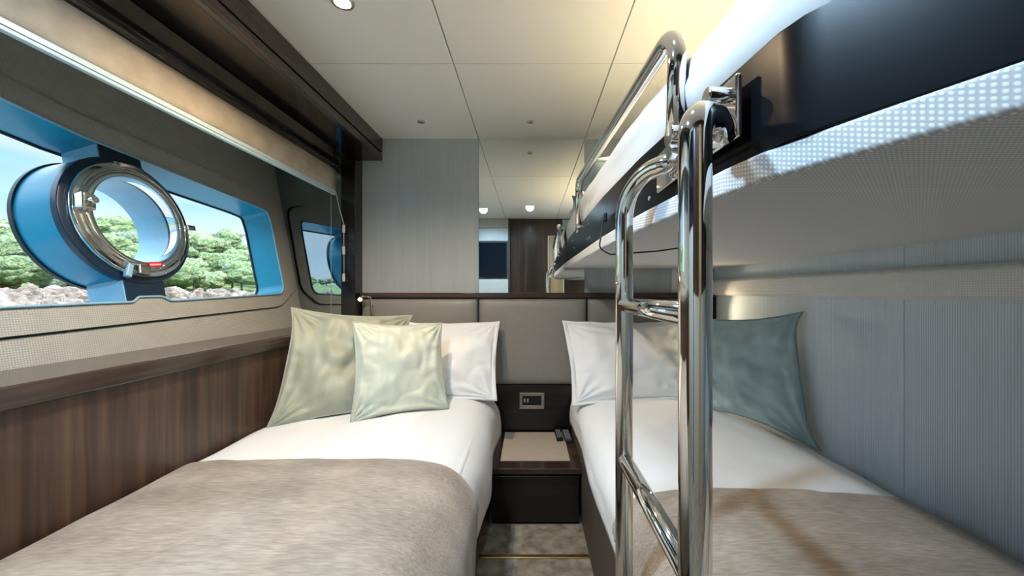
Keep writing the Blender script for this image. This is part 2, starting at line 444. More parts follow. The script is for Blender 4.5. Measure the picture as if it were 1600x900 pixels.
cy = sum(p[0] for p in OUTR)/len(OUTR); cz = sum(p[1] for p in OUTR)/len(OUTR)
grow = [(cy+(y-cy)*1.006, cz+(z-cz)*1.016) for y, z in OUTR]
struct('wall_left', poly_plate(wl, [grow], 0.0, .10), M['hull'])
win = empty('window_1', (HP(1.36, -.15))); tag(win, kind='structure')
obj('window_surround', poly_plate(OUTR, [OPENR], -.010, .10), M['hull'], win, bevel=.003)
oc = (1.36, .22)
INS = [(oc[0]+(y-oc[0])*.985, oc[1]+(z-oc[1])*.95) for y, z in OPENR]
bm = bmesh.new(); n = len(OPENR)
a = [bm.verts.new(HP(y, z, -.013)) for y, z in OPENR]; b = [bm.verts.new(HP(y, z, .125)) for y, z in INS]
for i in range(n): bm.faces.new((a[i], a[(i+1) % n], b[(i+1) % n], b[i]))
obj('reveal', bm, M['blue_light_tint'], win, solid=.004)
edge = [HP(y, z, -.013) for y, z in OPENR]
obj('edge_bead', tube(edge, .004, 6, closed=True), M['light_blue'], win, smooth=True)
obj('gasket', tube([HP(y, z, .122) for y, z in INS], .006, 6, closed=True), M['gasket'], win, smooth=True)
PC = HP(1.362, .240); PR = .2165
ring = [(1.362+PR*.985*math.cos(t), .240+PR*.965*math.sin(t)) for t in [2*math.pi*k/48 for k in range(48)]]
for s, (z0, z1) in (('upper', (.43, .52)), ('lower', (-.06, .055))):
    pass
topb = [(1.292, .42), (1.292, .515), (1.436, .50), (1.436, .42)]
botb = [(1.292, .06), (1.292, -.045), (1.436, -.045), (1.436, .06)]
for pb in (topb, botb):
    o = obj('mullion', poly_plate(pb, [], -.004, .118), M['light_blue'], win, bevel=.003)
    c0 = [(y+(.003 if y < 1.36 else -.003), z) for y, z in pb]
    obj('mullion_face', poly_plate(c0, [], -.008, -.003), M['navy'], win)
gl = [(oc[0]+(y-oc[0])*.99, oc[1]+(z-oc[1])*.955) for y, z in OPENR]
obj('pane', poly_plate(gl, [ring], .118, .121), M['glass'], win)

# the round opening porthole in the middle of the window
ph = empty('porthole', HP(1.362, .03, .05)); tag(ph, 'round chrome rimmed opening porthole in the middle of the long window', 'porthole')
obj('housing', lathe(PC, HN, [(PR, -.004), (PR, .13), (PR-.012, .13), (PR-.012, -.004)], 72), M['blue_light_tint'], ph, smooth=False, bevel=.002)
obj('front_ring', lathe(PC, HN, [(PR+.003, -.010), (PR+.003, .012), (.150, .012), (.150, -.012), (.20, -.014)], 72), M['navy'], ph, bevel=.003)
obj('outer_seal', lathe(PC, HN, [(PR+.006, .122), (PR+.006, .134), (PR-.014, .134), (PR-.014, .122)], 72), M['gasket'], ph)
obj('sleeve', lathe(PC, HN, [(.158, .0), (.158, .13), (.152, .13), (.152, .0)], 72), M['light_blue'], ph, bevel=.001)
bz = obj('bezel', lathe(PC, HN, [(.199, -.012), (.199, -.022), (.195, -.028), (.182, -.030), (.178, -.024), (.172, -.024), (.169, -.036), (.162, -.040), (.150, -.038), (.146, -.028), (.146, -.0), (.17, -.002)], 96), M['chrome'], ph, smooth=False, bevel=.0015)
obj('glass_disc', lathe(PC, HN, [(.0001, .004), (.150, .004), (.150, .008), (.0001, .008)], 64), M['glass'], ph)
def on_ring(deg, r, d):      # angle 0 = towards the far end, 90 = up
    up = Vector((-.19, 0, 1)).normalized(); t = math.radians(deg)
    return PC+Vector((0, 1, 0))*math.cos(t)*r+up*math.sin(t)*r+HN*d
def ring_block(deg, r0, r1, w, d0, d1):
    up = Vector((-.19, 0, 1)).normalized(); t = math.radians(deg)
    rad = Vector((0, 1, 0))*math.cos(t)+up*math.sin(t); tan = -Vector((0, 1, 0))*math.sin(t)+up*math.cos(t)
    bm = bmesh.new(); v = [bm.verts.new(PC+rad*r+tan*w_+HN*d) for r in (r0, r1) for w_ in (-w, w) for d in (d0, d1)]
    for q in ((0, 1, 3, 2), (4, 6, 7, 5), (0, 4, 5, 1), (2, 3, 7, 6), (0, 2, 6, 4), (1, 5, 7, 3)): bm.faces.new([v[i] for i in q])
    return bm
lt = obj('latch', ring_block(172, .158, .196, .026, -.062, -.026), M['chrome'], ph, bevel=.006)
obj('latch_knob', disc(on_ring(172, .177, -.062), -HN, .011, .018, 20), M['chrome'], lt, smooth=False, bevel=.002)
obj('latch', ring_block(2, .185, .222, .010, -.040, -.018), M['steel'], ph, bevel=.003)
obj('latch', ring_block(262, .163, .196, .020, -.046, -.026), M['steel'], ph, bevel=.004)
obj('hinge', tube([on_ring(100, .195, -.03), on_ring(88, .197, -.03), on_ring(76, .199, -.03)], .0055, 12), M['steel'], ph, smooth=True)
obj('hinge_block', ring_block(104, .185, .200, .007, -.038, -.022), M['steel'], ph, bevel=.002)
obj('lever', ring_block(250, .165, .215, .010, -.035, -.018), M['light_blue'], ph, bevel=.005)
stk = obj('warning_sticker', ring_block(276, .148, .166, .026, -.0425, -.0395), M['red'], ph)
bm = bmesh.new()
for k in range(9):
    up = Vector((-.19, 0, 1)).normalized(); t = math.radians(276)
    rad = Vector((0, 1, 0))*math.cos(t)+up*math.sin(t); tan = -Vector((0, 1, 0))*math.sin(t)+up*math.cos(t)
    c = PC+rad*.157+tan*(-.019+k*.0047)+HN*(-.0428)
    q = [bm.verts.new(c+rad*aa+tan*bb) for aa, bb in ((-.003, -.0016), (-.003, .0016), (.003, .0016), (.003, -.0016))]; bm.faces.new(q)
obj('sticker_lettering', bm, M['white_ink'], stk)

tag(obj('niche_mirror', end_plate(-1.053, YB-.008, YB-.001, -.195, ZC-.005, .003), M['mirror_dark']), 'dark tinted mirror closing the far end of the window niche', 'mirror')
# ledge and lower panelling
struct('trim_4', B((-1.33, -1.08, CF+.001, YB-.001, -.25, -.197)), M['walnut_y'], bevel=.008)
struct('wall_left_panelling', B((-1.16, -1.10, CF+.001, YB-.001, ZF, -.252)), M['walnut'])
# pelmet, header and jamb in dark wood
pel = empty('trim_5', (-.95, 1.2, .70)); tag(pel, kind='structure')
obj('pelmet_face', B((-.880, -.857, CF+.001, YB-.001, .757, .797)), M['walnut_y'], pel, bevel=.002)
obj('pelmet_upper_face', B((-.880, -.857, CF+.001, YB-.001, .805, ZC-.001)), M['walnut_y'], pel, bevel=.002)
obj('pelmet_groove', B((-.880, -.866, CF+.001, YB-.001, .795, .807)), M['black'], pel)
obj('pelmet_bottom', B((-1.045, -.880, CF+.001, YB-.001, .758, .775)), M['dark_wood'], pel, bevel=.002)
struct('trim_6', B((-1.052, -.973, 2.172, YB-.001, -.195, .757)), M['dark_wood'], bevel=.003)
struct('trim_7', B((-1.20, -1.14, CF+.001, YB-.002, .70, ZC-.001)), M['blind'])

# ------------------------------------------------------------------ blind
bl = empty('roman_blind', (-1.10, 1.2, .535)); tag(bl, 'beige linen blind drawn up above the long window', 'blind')
obj('headrail', tube([(-1.088, CF+.004, .705), (-1.088, 2.168, .705)], .030, 20), M['dark_wood'], bl, smooth=True)
bm = bmesh.new()
pr = [(-1.105, .70), (-1.080, .672), (-1.073, .64), (-1.072, .61), (-1.076, .585), (-1.074, .566), (-1.085, .558), (-1.12, .562), (-1.128, .60), (-1.122, .70)]
R = [[bm.verts.new((x_+.004*noise.noise(Vector((0, yy*3, z_*5))), yy, z_)) for x_, z_ in pr] for yy in [CF+.004+k*(2.165-CF-.004)/40 for k in range(41)]]
for i in range(40):
    for j in range(len(pr)): bm.faces.new((R[i][j], R[i][(j+1) % len(pr)], R[i+1][(j+1) % len(pr)], R[i+1][j]))
bm.faces.new(R[0]); bm.faces.new(R[-1][::-1])
obj('blind_fabric', bm, M['blind'], bl, smooth=True)
obj('bottom_rail', B((-1.090, -1.076, CF+.004, 2.166, .533, .560)), M['blind_rail'], bl, bevel=.003)
obj('rail_lip', B((-1.077, -1.073, CF+.004, 2.166, .544, .549)), M['blind_rail'], bl)
obj('cord', tube([(-1.07, 2.15, .55), (-1.05, 2.155, .45), (-1.03, 2.16, .37), (-1.028, 2.16, .09)], .0022, 8), M['cord'], bl, smooth=True)
for z_ in (.345, .225, .075):
    obj('cord_toggle', tube([(-1.029, 2.158, z_+.022), (-1.029, 2.158, z_-.022)], .0075, 12), M['cord'], bl, smooth=False, bevel=.002)
obj('lift_line', tube([(-1.09, 2.14, .55), (-1.09, 2.14, -.19)], .0012, 6), M['cord'], bl, smooth=True)

# ------------------------------------------------------------------ headboard
hb = empty('headboard', (0, 2.25, -.54)); tag(hb, 'taupe leather headboard running along the far wall with a dark wood rail', 'headboard')
for x0, x1 in ((-.972, -.300), (-.295, .326), (.331, 1.055)):
    bm = bmesh.new(); N = 14; z0, z1 = -.538, -.040
    G = [[None]*(N+1) for _ in range(N+1)]
    for i in range(N+1):
        for j in range(N+1):
            u_, v_ = -math.cos(math.pi*i/N), -math.cos(math.pi*j/N)
            t = ((1-abs(u_)**14)*(1-abs(v_)**14))**.5
            G[i][j] = bm.verts.new(((x0+x1)/2+u_*(x1-x0)/2, 2.255-.032*t, (z0+z1)/2+v_*(z1-z0)/2))
    for i in range(N):
        for j in range(N): bm.faces.new((G[i][j], G[i+1][j], G[i+1][j+1], G[i][j+1]))
    obj('padded_panel', bm, M['leather'], hb, smooth=True, solid=.004, subsurf=1)
obj('backing_board', B((-.972, 1.056, 2.254, YB-.003, ZF+.02, -.036)), M['dark_wood_x'], hb)
obj('top_rail', B((-.972, 1.056, 2.225, YB-.003, -.035, -.009)), M['walnut_x'], hb, bevel=.003)
obj('lower_board', B((-.30, .33, 2.238, 2.254, -.80, -.541)), M['dark_wood_x'], hb, bevel=.002)

# ------------------------------------------------------------------ nightstand
ns = empty('nightstand', (.01, 2.0, ZF)); tag(ns, 'low dark wood nightstand between the two beds', 'nightstand')
obj('carcass', B((-.175, .225, 1.785, 2.252, ZF+.001, -.832)), M['dark_wood_x'], ns, bevel=.002)
obj('top', B((-.19, .236, 1.762, 2.236, -.828, -.802)), M['walnut_x'], ns, bevel=.003)
obj('leather_inlay', B((-.140, .190, 1.845, 2.215, -.806, -.7995)), M['inlay'], ns, bevel=.001)
obj('drawer_front', B((-.172, .222, 1.768, 1.785, ZF+.015, -.838)), M['dark_wood_x'], ns, bevel=.002)
# socket
so = empty('power_socket', (.01, 2.235, -.66)); tag(so, 'brushed metal double socket plate above the nightstand', 'socket')
fx0, fx1, fz0, fz1 = -.060, .082, -.672, -.580
obj('frame', poly_plate([(fx0, fz0), (fx1, fz0), (fx1, fz1), (fx0, fz1)], [[(fx0+.018, fz0+.02), (fx1-.018, fz0+.02), (fx1-.018, fz1-.018), (fx0+.018, fz1-.018)]], 0, .010, mapf=lambda a_, b_, d: Vector((a_, 2.227+d, b_))), M['steel'], so, bevel=.002)
obj('socket_insert', B((fx0+.017, .012, 2.230, 2.238, fz0+.019, fz1-.017)), M['plastic_black'], so, bevel=.001)
obj('round_outlet', lathe((.038, 2.231, (fz0+fz1)/2), (0, 1, 0), [(.024, 0), (.024, .006), (.018, .006), (.018, .001)], 32), M['plastic_black'], so)
obj('socket_insert', B((.013, fx1-.017, 2.234, 2.238, fz0+.019, fz1-.017)), M['plastic_black'], so)
for xx in (-.030, -.012): obj('rocker_switch', B((xx-.004, xx+.004, 2.226, 2.231, -.634, -.614)), M['button'], so, bevel=.001)
# remotes
def remote(x0, w, L, y0, body, label, rot):
    r = empty('remote_control', (x0, y0, -.799)); tag(r, label, 'remote control')
    obj('body', B((x0-w/2, x0+w/2, y0, y0+L, -.799, -.781)), body, r, bevel=.004)
    bm = bmesh.new()
    for i in range(3):
        for j in range(6):
            cx = x0+(i-1)*w*.27; cyy = y0+L*(.12+j*.145)
            B((cx-w*.08, cx+w*.08, cyy-.005, cyy+.005, -.7815, -.7785), bm=bm)
    obj('keypad', bm, M['button'], r, bevel=.001)
    r.rotation_euler.z = rot
remote(.160, .034, .14, 2.075, M['plastic_black'], 'small black remote control lying on the nightstand inlay', .04)
remote(.205, .038, .15, 2.06, plain('grey_plastic', (.05, .05, .048), rough=.5), 'grey remote control beside the right bed frame, right of the black remote', .05)

# ------------------------------------------------------------------ beds
def sheet(pf, y0, y1, ny, nx, amp, seed, sc=(5, 3, 5), endround=0.0):
    """cloth surface: pf(y) gives the cross-section points (x, z)"""
    bm = bmesh.new(); rows = []
    for i in range(ny+1):
        y = y0+(y1-y0)*i/ny
        P = catmull([(p[0], 0, p[1]) for p in pf(y)], nx+1); row = []
        for j, p in enumerate(P):
            nn = noise.noise(Vector((p.x*sc[0]+seed, y*sc[1], p.z*sc[2]+seed)))*amp+noise.noise(Vector((p.x*sc[0]*3+seed, y*sc[1]*3, p.z*sc[2]*3)))*amp*.35
            T = (P[min(j+1, nx)]-P[max(j-1, 0)]).normalized(); Nn = Vector((-T.z, 0, T.x))
            if Nn.z < 0: Nn = -Nn
            q3 = Vector((p.x*3.2+p.z*2+seed, y*2.1+p.x*1.5, seed)); rg = max(0, 1-abs(noise.noise(q3))*2.6)**2.2
            nn += amp*.55*rg*(.4+.6*max(0, noise.noise(Vector((p.x*1.7, y*1.7, seed+5)))*2))
            q = p+Nn*nn; drop = 0
            if endround:
                e_ = max(0, 1-(y1-y)/endround); drop = endround*.55*(1-math.sqrt(max(0, 1-e_*e_)))
            row.append(bm.verts.new((q.x, y, q.z-drop)))
        rows.append(row)
    for i in range(ny):
        for j in range(nx): bm.faces.new((rows[i][j], rows[i][j+1], rows[i+1][j+1], rows[i+1][j]))
    return bm

BY0, BY1 = .32, 2.215
lb = empty('bed', (-.65, 1.25, ZF)); tag(lb, 'single bed under the long window, made up in white', 'bed', 'the two single beds')
lb['group'] = 'single beds'
obj('bed_base', B((-1.095, -.215, BY0, BY1, ZF+.001, -.72)), M['bed_base'], lb, bevel=.01)
obj('mattress', B((-1.09, -.215, BY0+.02, BY1, -.719, -.572)), M['sheet'], lb, bevel=.03)
rb = empty('bed', (.65, 1.25, ZF)); tag(rb, 'single bed against the ribbed right wall below the upper bunk', 'bed', 'single beds')
obj('bed_base', B((.245, 1.062, BY0, BY1+.01, ZF+.001, -.72)), M['bed_base'], rb, bevel=.006)
obj('side_board', B((.236, .262, BY0, BY1+.01, ZF+.001, -.70)), M['bed_base'], rb, bevel=.006)
obj('mattress', B((.275, 1.06, BY0+.02, BY1, -.719, -.59)), M['sheet'], rb, bevel=.03)

def left_prof(off=0.0, low=-.84):
    def pf(y):
        k = interp([(0, 0), (1.4, 0), (2.2, .02)], y); s = .010*math.sin(y*9)
        return [(-1.086, -.64+off), (-1.080, -.575+off), (-1.04, -.556+off), (-.85, -.548+off), (-.6, -.543+off), (-.40, -.548+off), (-.28, -.562+off), (-.215+off*.5, -.600+off*.4), (-.182+off+s*.4, -.66), (-.176+off+s, -.74), (-.180+off+s*1.4, low)]
    return pf
tag(obj('duvet', sheet(left_prof(0, -.845), BY0, 2.19, 120, 70, .007, 3.1, endround=.05), M['sheet'], smooth=True, solid=.008), 'white duvet spread over the bed under the window', 'duvet')
tag(obj('throw_blanket', sheet(left_prof(.014, -.90), BY0-.01, 1.235, 80, 90, .007, 3.1, endround=.02), M['throw'], smooth=True, solid=.006), 'taupe throw laid across the bed under the window', 'blanket')
def right_prof(off=0.0, low=-.70, xlo=0):
    def pf(y):
        s = .010*math.sin(y*7+1)
        w = interp([(0, 0), (1.3, 0), (1.8, -.02), (2.2, -.05)], y)
        return [(.236-off*.7+s*.5, low+w*.2), (.234-off*.7+s*.6, -.66), (.240-off*.7, -.615), (.275, -.572+off), (.36, -.552+off), (.55, -.543+off), (.78, -.548+off), (.93, -.56+off), (1.02, -.585+off), (1.052, -.625+off)]
    return pf
tag(obj('duvet', sheet(right_prof(0, -.715), BY0, 2.19, 120, 70, .007, 8.3, endround=.05), M['sheet'], smooth=True, solid=.008), 'white duvet spread over the bed below the upper bunk', 'duvet')
tag(obj('throw_blanket', sheet(right_prof(.013, -.66), BY0-.01, 1.045, 70, 90, .007, 8.3, endround=.02), M['throw'], smooth=True, solid=.006), 'taupe throw laid across the bed beside the ladder', 'blanket')

# ------------------------------------------------------------------ pillows and cushions
def pillow(name, corners, T, mat, label, cat, piping=None, flange=0.0, seed=1.0, pinch=.07, wr=.006, n=34, sag=0.0, ear=2, group=None):
    BL, BR, TR, TL = [Vector(c) for c in corners]
    C = (BL+BR+TR+TL)/4; nrm = (BR-BL+TR-TL).cross(TL-BL+TR-BR).normalized()
    def base(u, v):
        uu = u*(1-pinch*(1-abs(v)**ear)); vv = v*(1-pinch*(1-u*u))
        a_, b_ = (uu+1)/2, (vv+1)/2
        return BL*(1-a_)*(1-b_)+BR*a_*(1-b_)+TR*a_*b_+TL*(1-a_)*b_
    lim = 1-flange
    bm = bmesh.new(); F_, K = {}, {}
    for i in range(n+1):
        for j in range(n+1):
            u, v = -math.cos(math.pi*i/n), -math.cos(math.pi*j/n)
            t = T*(max(0, (1-u*u)*(1-v*v)))**.5
            t *= 1-.12*v
            p = base(u*lim, v*lim)
            rr = math.hypot(u, v); th = math.atan2(abs(v)-1, abs(u)-1)
            cr = math.sin(th*14+seed)*wr*.9*max(0, rr-.7)*(1 if t > 0 else 0)*min(1, t/T*3)
            w1 = noise.noise(Vector((u*2.2+seed, v*2.2, seed)))*wr+noise.noise(Vector((u*6+seed, v*3, seed)))*wr*.5
            def ridge(a_, b_): return (1-abs(noise.noise(Vector((a_, b_, seed*3))))*2)**3
            ed = min(1, t/T*1.6)
            w1 -= wr*.9*ed*(ridge(u*5.5, v*.9)*abs(v)**3+ridge(v*5.5, u*.9+9)*abs(u)**3)*.8
            w1 -= wr*.7*ed*ridge(u*1.5+v*.8, v*1.5-u*.8+4)*.6
            w1 *= min(1, t/T*2)
            down = Vector((0, 0, -sag*(1-v)*.5*(1-u*u)))
            if i in (0, n) or j in (0, n): F_[i, j] = K[i, j] = bm.verts.new(p+down)
            else:
                F_[i, j] = bm.verts.new(p+nrm*(t+w1+cr)+down); K[i, j] = bm.verts.new(p-nrm*(t*.75-w1)+down)
    for i in range(n):
        for j in range(n):
            bm.faces.new((F_[i, j], F_[i+1, j], F_[i+1, j+1], F_[i, j+1]))
            try: bm.faces.new((K[i, j], K[i, j+1], K[i+1, j+1], K[i+1, j]))
            except ValueError: pass
    o = obj(name, bm, mat, smooth=True)
    tag(o, label, cat, group)
    def border(s, k=26):
        out = []
        for q in range(4):
            for m_ in range(k):
                t = -1+2*m_/k
                u, v = [(t, -1), (1, t), (-t, 1), (-1, -t)][q]; out.append(base(u*s, v*s))
        return out
    if piping: obj('piping', tube(border(1.0), .0045, 8, closed=True), piping, o, smooth=True)
    if flange:
        bm = bmesh.new(); A = border(lim-.01); Bq = border(1.0); m_ = len(A)
        def wob(p, k): return p+nrm*(noise.noise(p*11+Vector((seed, 0, 0)))*.02*k)
        va = [bm.verts.new(wob(p, 0)) for p in A]; vm = [bm.verts.new(wob((p+q)/2, .6)) for p, q in zip(A, Bq)]; vb = [bm.verts.new(wob(q, 1.2)) for q in Bq]
        for L1, L2 in ((va, vm), (vm, vb)):
            for i in range(m_): bm.faces.new((L1[i], L1[(i+1) % m_], L2[(i+1) % m_], L2[i]))
        obj('flange', bm, mat, o, smooth=True, solid=.003)
    return o

pillow('pillow', [(-.80, 1.97, -.545), (-.165, 1.97, -.555), (-.165, 2.165, -.165), (-.80, 2.165, -.165)], .065, M['sheet'], 'white pillow leaning on the headboard behind the sage cushions', 'pillow', flange=.07, seed=2.3, wr=.016, pinch=.05, n=60)
pillow('cushion', [(-1.055, 1.56, -.555), (-.60, 1.80, -.545), (-.61, 2.02, -.125), (-1.075, 1.76, -.075)], .075, M['sage'], 'large olive-sage velvet cushion standing against the wood panelling', 'cushion', M['piping_sage'], seed=5.1, wr=.022, pinch=.10, n=60, ear=3.5)
pillow('cushion', [(-.735, 1.60, -.540), (-.375, 1.79, -.535), (-.43, 1.90, -.155), (-.785, 1.73, -.135)], .06, M['pale_sage'], 'smaller pale sage cushion in front of the white pillow', 'cushion', M['piping_sage'], seed=7.7, wr=.018, pinch=.09, n=60)
pillow('pillow', [(.205, 1.90, -.56), (.86, 1.96, -.545), (.86, 2.17, -.16), (.175, 2.14, -.165)], .075, M['sheet'], 'white pillow against the headboard behind the ladder', 'pillow', flange=.07, seed=9.2, wr=.02, pinch=.05, n=60)
pillow('cushion', [(.785, 1.86, -.55), (1.045, 1.40, -.575), (1.050, 1.50, -.08), (.74, 1.98, -.115)], .075, M['blue_velvet'], 'dusty blue velvet cushion leaning in the corner of the right wall', 'cushion', M['piping_blue'], seed=4.4, wr=.024, pinch=.145, n=60, ear=6)

# ------------------------------------------------------------------ upper bunk
EDGE = [(-.05, .50), (.29, .347), (.34, .324), (.40, .298), (.466, .274), (.53, .262), (.66, .250), (.86, .232), (1.2, .217), (2.262, .203)]
BUN = [(-.05, .505), (.29, .351), (.34, .328), (.395, .300), (.412, .289), (.44, .280), (.66, .258), (.86, .240), (1.2, .225), (2.262, .211)]
bk = empty('upper_bunk', (.65, 1.2, .13)); tag(bk, 'upholstered upper bunk fixed to the right wall with a black side board', 'bunk')
pts = [(x_, y_) for y_, x_ in EDGE]+[(1.068, 2.262), (1.068, -.05)]
obj('padded_underside', prism(pts, .130, .166), M['bunk_fabric'], bk, bevel=.006)
pts = [(x_, y_) for y_, x_ in BUN]; inn = [(x_+.016, y_) for x_, y_ in pts]
bm = prism(pts+inn[::-1], .166, .292)
obj('side_board', bm, M['black'], bk, bevel=.002)
pts = [(x_+.02, y_) for y_, x_ in BUN]+[(1.06, 2.25), (1.06, -.05)]
obj('mattress', prism(pts, .167, .33), M['sheet'], bk, bevel=.02)
plate = B((.250, .258, .484, .60, .192, .272)); 
for v in plate.verts: v.co.x += interp([(.484, .0), (.60, -.006)], v.co.y)+.006
obj('bracket_plate', plate, M['chrome'], bk, bevel=.003)
plate = B((.246, .252, .62, .76, .19, .262))
obj('bracket_plate', plate, M['chrome'], bk, bevel=.003)
for (y_, z_) in ((.505, .250), (.64, .228)):
    obj('bracket_bolt', disc((.262, y_, z_), (-1, 0, 0), .013, .035, 24), M['chrome'], bk, bevel=.002)
obj('bracket_eye', lathe((.238, .495, .205), (0.2, 1, 0), [(.022, -.006), (.022, .006), (.012, .006), (.012, -.006)], 32), M['chrome'], bk, bevel=.002)
for (y_, z_) in ((.83, .262), (.88, .20), (1.45, .2), (1.5, .2), (1.47, .255), (.80, .19), (1.9, .21), (1.95, .25)):
    obj('screw_cap', disc((interp(BUN, y_)+.001, y_, z_), (-1, 0, 0), .0045, .003, 12), M['button'], bk)
obj('lashing_clip', B((.212, .222, 1.115, 1.145, .200, .225)), M['plastic_black'], bk, bevel=.004)
obj('cord_loop', tube(fillet([(.215, 1.13, .215), (.20, 1.13, .125), (.23, 1.12, .105), (.36, 1.10, .113), (.44, 1.09, .124)], .02, 5), .0022, 8), M['plastic_black'], bk, smooth=True)
rail = fillet([(.244, .655, .26), (.243, .640, .437), (.213, 1.70, .480), (.214, 1.70, .27)], [0, .055, .045, 0], 10)
gr = obj('guard_rail', tube(rail, .0155, 22), M['chrome'], bk, smooth=True)
obj('rail_socket', disc((.262, .656, .262), (-1, 0, 0), .020, .03, 24), M['chrome'], bk, bevel=.002)
obj('rail_socket', disc((.23, 1.70, .272), (-1, 0, 0), .020, .03, 24), M['chrome'], bk, bevel=.002)

def up_prof(y):
    x_ = interp(BUN, y); s = .006*math.sin(y*8)
    return [(x_+.026, .275), (x_+.012+s, .305), (x_+.008+s, .345), (x_+.010, .388+s), (x_+.06, .425), (x_+.16, .445), (.65, .45), (.9, .44), (1.03, .41), (1.055, .36)]
tag(obj('duvet', sheet(up_prof, -.04, 2.20, 110, 60, .008, 12.7, endround=.08), M['sheet'], smooth=True, solid=.008), 'white duvet bulging over the edge of the upper bunk', 'duvet')
pillow('pillow', [(.27, 1.84, .54), (.85, 1.84, .54), (.85, 2.20, .575), (.25, 2.20, .57)], .085, M['sheet'], 'white pillow lying at the head of the upper bunk', 'pillow', flange=.06, seed=3.3, wr=.012)
pillow('cushion', [(.235, 1.46, .49), (.62, 1.50, .50), (.62, 1.84, .51), (.225, 1.82, .50)], .05, M['pale_blue'], 'pale blue cushion on the upper bunk in front of its pillow', 'cushion', M['piping_blue'], seed=6.6)

# ------------------------------------------------------------------ ladder
ld = empty('bunk_ladder', (.186, .6, ZF)); tag(ld, 'polished chrome tube ladder hooked onto the upper bunk', 'ladder')
near = fillet([(.186, .440, ZF+.004), (.186, .440, .196), (.226, .478, .212), (.242, .494, .192)], [0, .03, .022, 0], 10)
far = fillet([(.186, .770, ZF+.004), (.186, .770, .226), (.252, .665, .222)], [0, .085, 0], 14)
obj('ladder_post', tube(near, .0182, 26), M['chrome'], ld, smooth=True)
obj('ladder_post', tube(far, .0170, 26), M['chrome'], ld, smooth=True)
for z_ in (-.027, -.330, -.633):
    obj('rung', tube([(.186, .448, z_), (.186, .762, z_)], .0145, 22), M['chrome'], ld, smooth=True)
for y_ in (.44, .77): obj('foot', disc((.186, y_, ZF+.0005), (0, 0, 1), .020, .02, 24), M['plastic_black'], ld, bevel=.003)

# ------------------------------------------------------------------ lights
def lamp(parent, loc, watt, rgb, size=.025, angle=150, aim=None, blend=.8):
    d = bpy.data.lights.new('lamp_light', 'SPOT'); d.energy = watt; d.color = rgb; d.shadow_soft_size = size; d.spot_size = math.radians(angle); d.spot_blend = blend
    o = bpy.data.objects.new('lamp_light', d); col.objects.link(o); o.parent = parent
    o.location = Vector((loc[0], loc[1], loc[2]+H))-wpos(parent)
    if aim: o.rotation_euler = Vector(aim).to_track_quat('-Z', 'Y').to_euler()
    return o
def downlight(x_, y_, r, label, lit=None, watt=0, rgb=(1, 1, 1), group=None, angle=150, size=.025):
    t = empty('downlight', (x_, y_, ZC)); tag(t, label, 'ceiling light', group)
    obj('rim', lathe((x_, y_, ZC-.001), (0, 0, -1), [(r, 0), (r, .004), (r*.72, .006), (r*.68, .001), (r*.68, 0)], 40), M['steel'], t, smooth=False, bevel=.001)
    obj('lens', disc((x_, y_, ZC-.0005), (0, 0, -1), r*.62, .002, 24), lit or M['lamp_off'], t)
    if watt: lamp(t, (x_, y_, ZC-.012), watt, rgb, size, angle, (0, 0, -1))
    return t
downlight(-.573, 1.194, .034, 'lit downlight in the ceiling above the bed under the window', M['lamp_warm'], W_KEY, (1.0, .74, .46), size=.012, angle=146)
downlight(.60, 1.15, .034, 'lit downlight in the ceiling above the upper bunk', M['lamp_warm'], W_RIGHT, (1.0, .74, .42), angle=165)
downlight(0, .477, .034, 'lit downlight in the ceiling over the aisle near the cabin door', M['lamp_white'], W_REAR*.36, (.62, .81, 1.0), angle=170, size=.04)
downlight(-.50, .35, .034, 'lit downlight in the ceiling in front of the tall cabinet', M['lamp_white'], W_REAR*1.35, (.50, .75, 1.0), angle=170, size=.04)
downlight(-.569, 2.04, .019, 'small unlit ceiling spot nearest the wood pelmet at the far wall')
downlight(.003, 2.04, .019, 'small unlit ceiling spot directly before the tall mirror')
downlight(.569, 2.04, .019, 'small unlit ceiling spot above the head of the upper bunk')

# reading lamp at the left end of the headboard
rl = empty('reading_lamp', (-.895, 2.20, -.15)); tag(rl, 'small lit reading lamp on a chrome arm beside the dark wood jamb', 'lamp')
obj('mount', B((-.905, -.885, 2.205, 2.226, -.16, -.08)), M['chrome'], rl, bevel=.003)
obj('arm', tube(fillet([(-.893, 2.20, -.15), (-.893, 2.19, -.035), (-.925, 2.17, -.028)], .012, 6), .0055, 12), M['chrome'], rl, smooth=True)
hd = obj('lamp_head', tube([(-.935, 2.185, -.030), (-.940, 2.160, -.046)], [.009, .013], 20), M['chrome'], rl, smooth=False, bevel=.001)
obj('led', disc((-.9403, 2.1592, -.0465), (-.2, -.8, -.5), .0095, .002, 20), emission('reading_led', (1, .78, .45), 90), hd)
lamp(rl, (-.943, 2.150, -.053), 1.0, (1.0, .75, .42), .01, 140, (.1, -.75, -.65))

rr_ = empty('reading_lamp', (.93, 2.20, -.15)); tag(rr_, 'small lit reading lamp in the right corner of the headboard, behind the ladder post', 'lamp')
obj('mount', B((.92, .94, 2.205, 2.226, -.16, -.08)), M['chrome'], rr_, bevel=.003)
obj('arm', tube(fillet([(.93, 2.20, -.15), (.93, 2.19, -.035), (.945, 2.17, -.028)], .012, 6), .0055, 12), M['chrome'], rr_, smooth=True)
hd = obj('lamp_head', tube([(.947, 2.185, -.030), (.949, 2.160, -.046)], [.009, .013], 20), M['chrome'], rr_, smooth=False, bevel=.001)
obj('led', disc((.9490, 2.1592, -.0465), (.0, -.8, -.5), .0095, .002, 20), M['lamp_warm'], hd)
lamp(rr_, (.949, 2.148, -.053), 3.0, (1.0, .78, .5), .01, 150, (-.1, -.8, -.3))

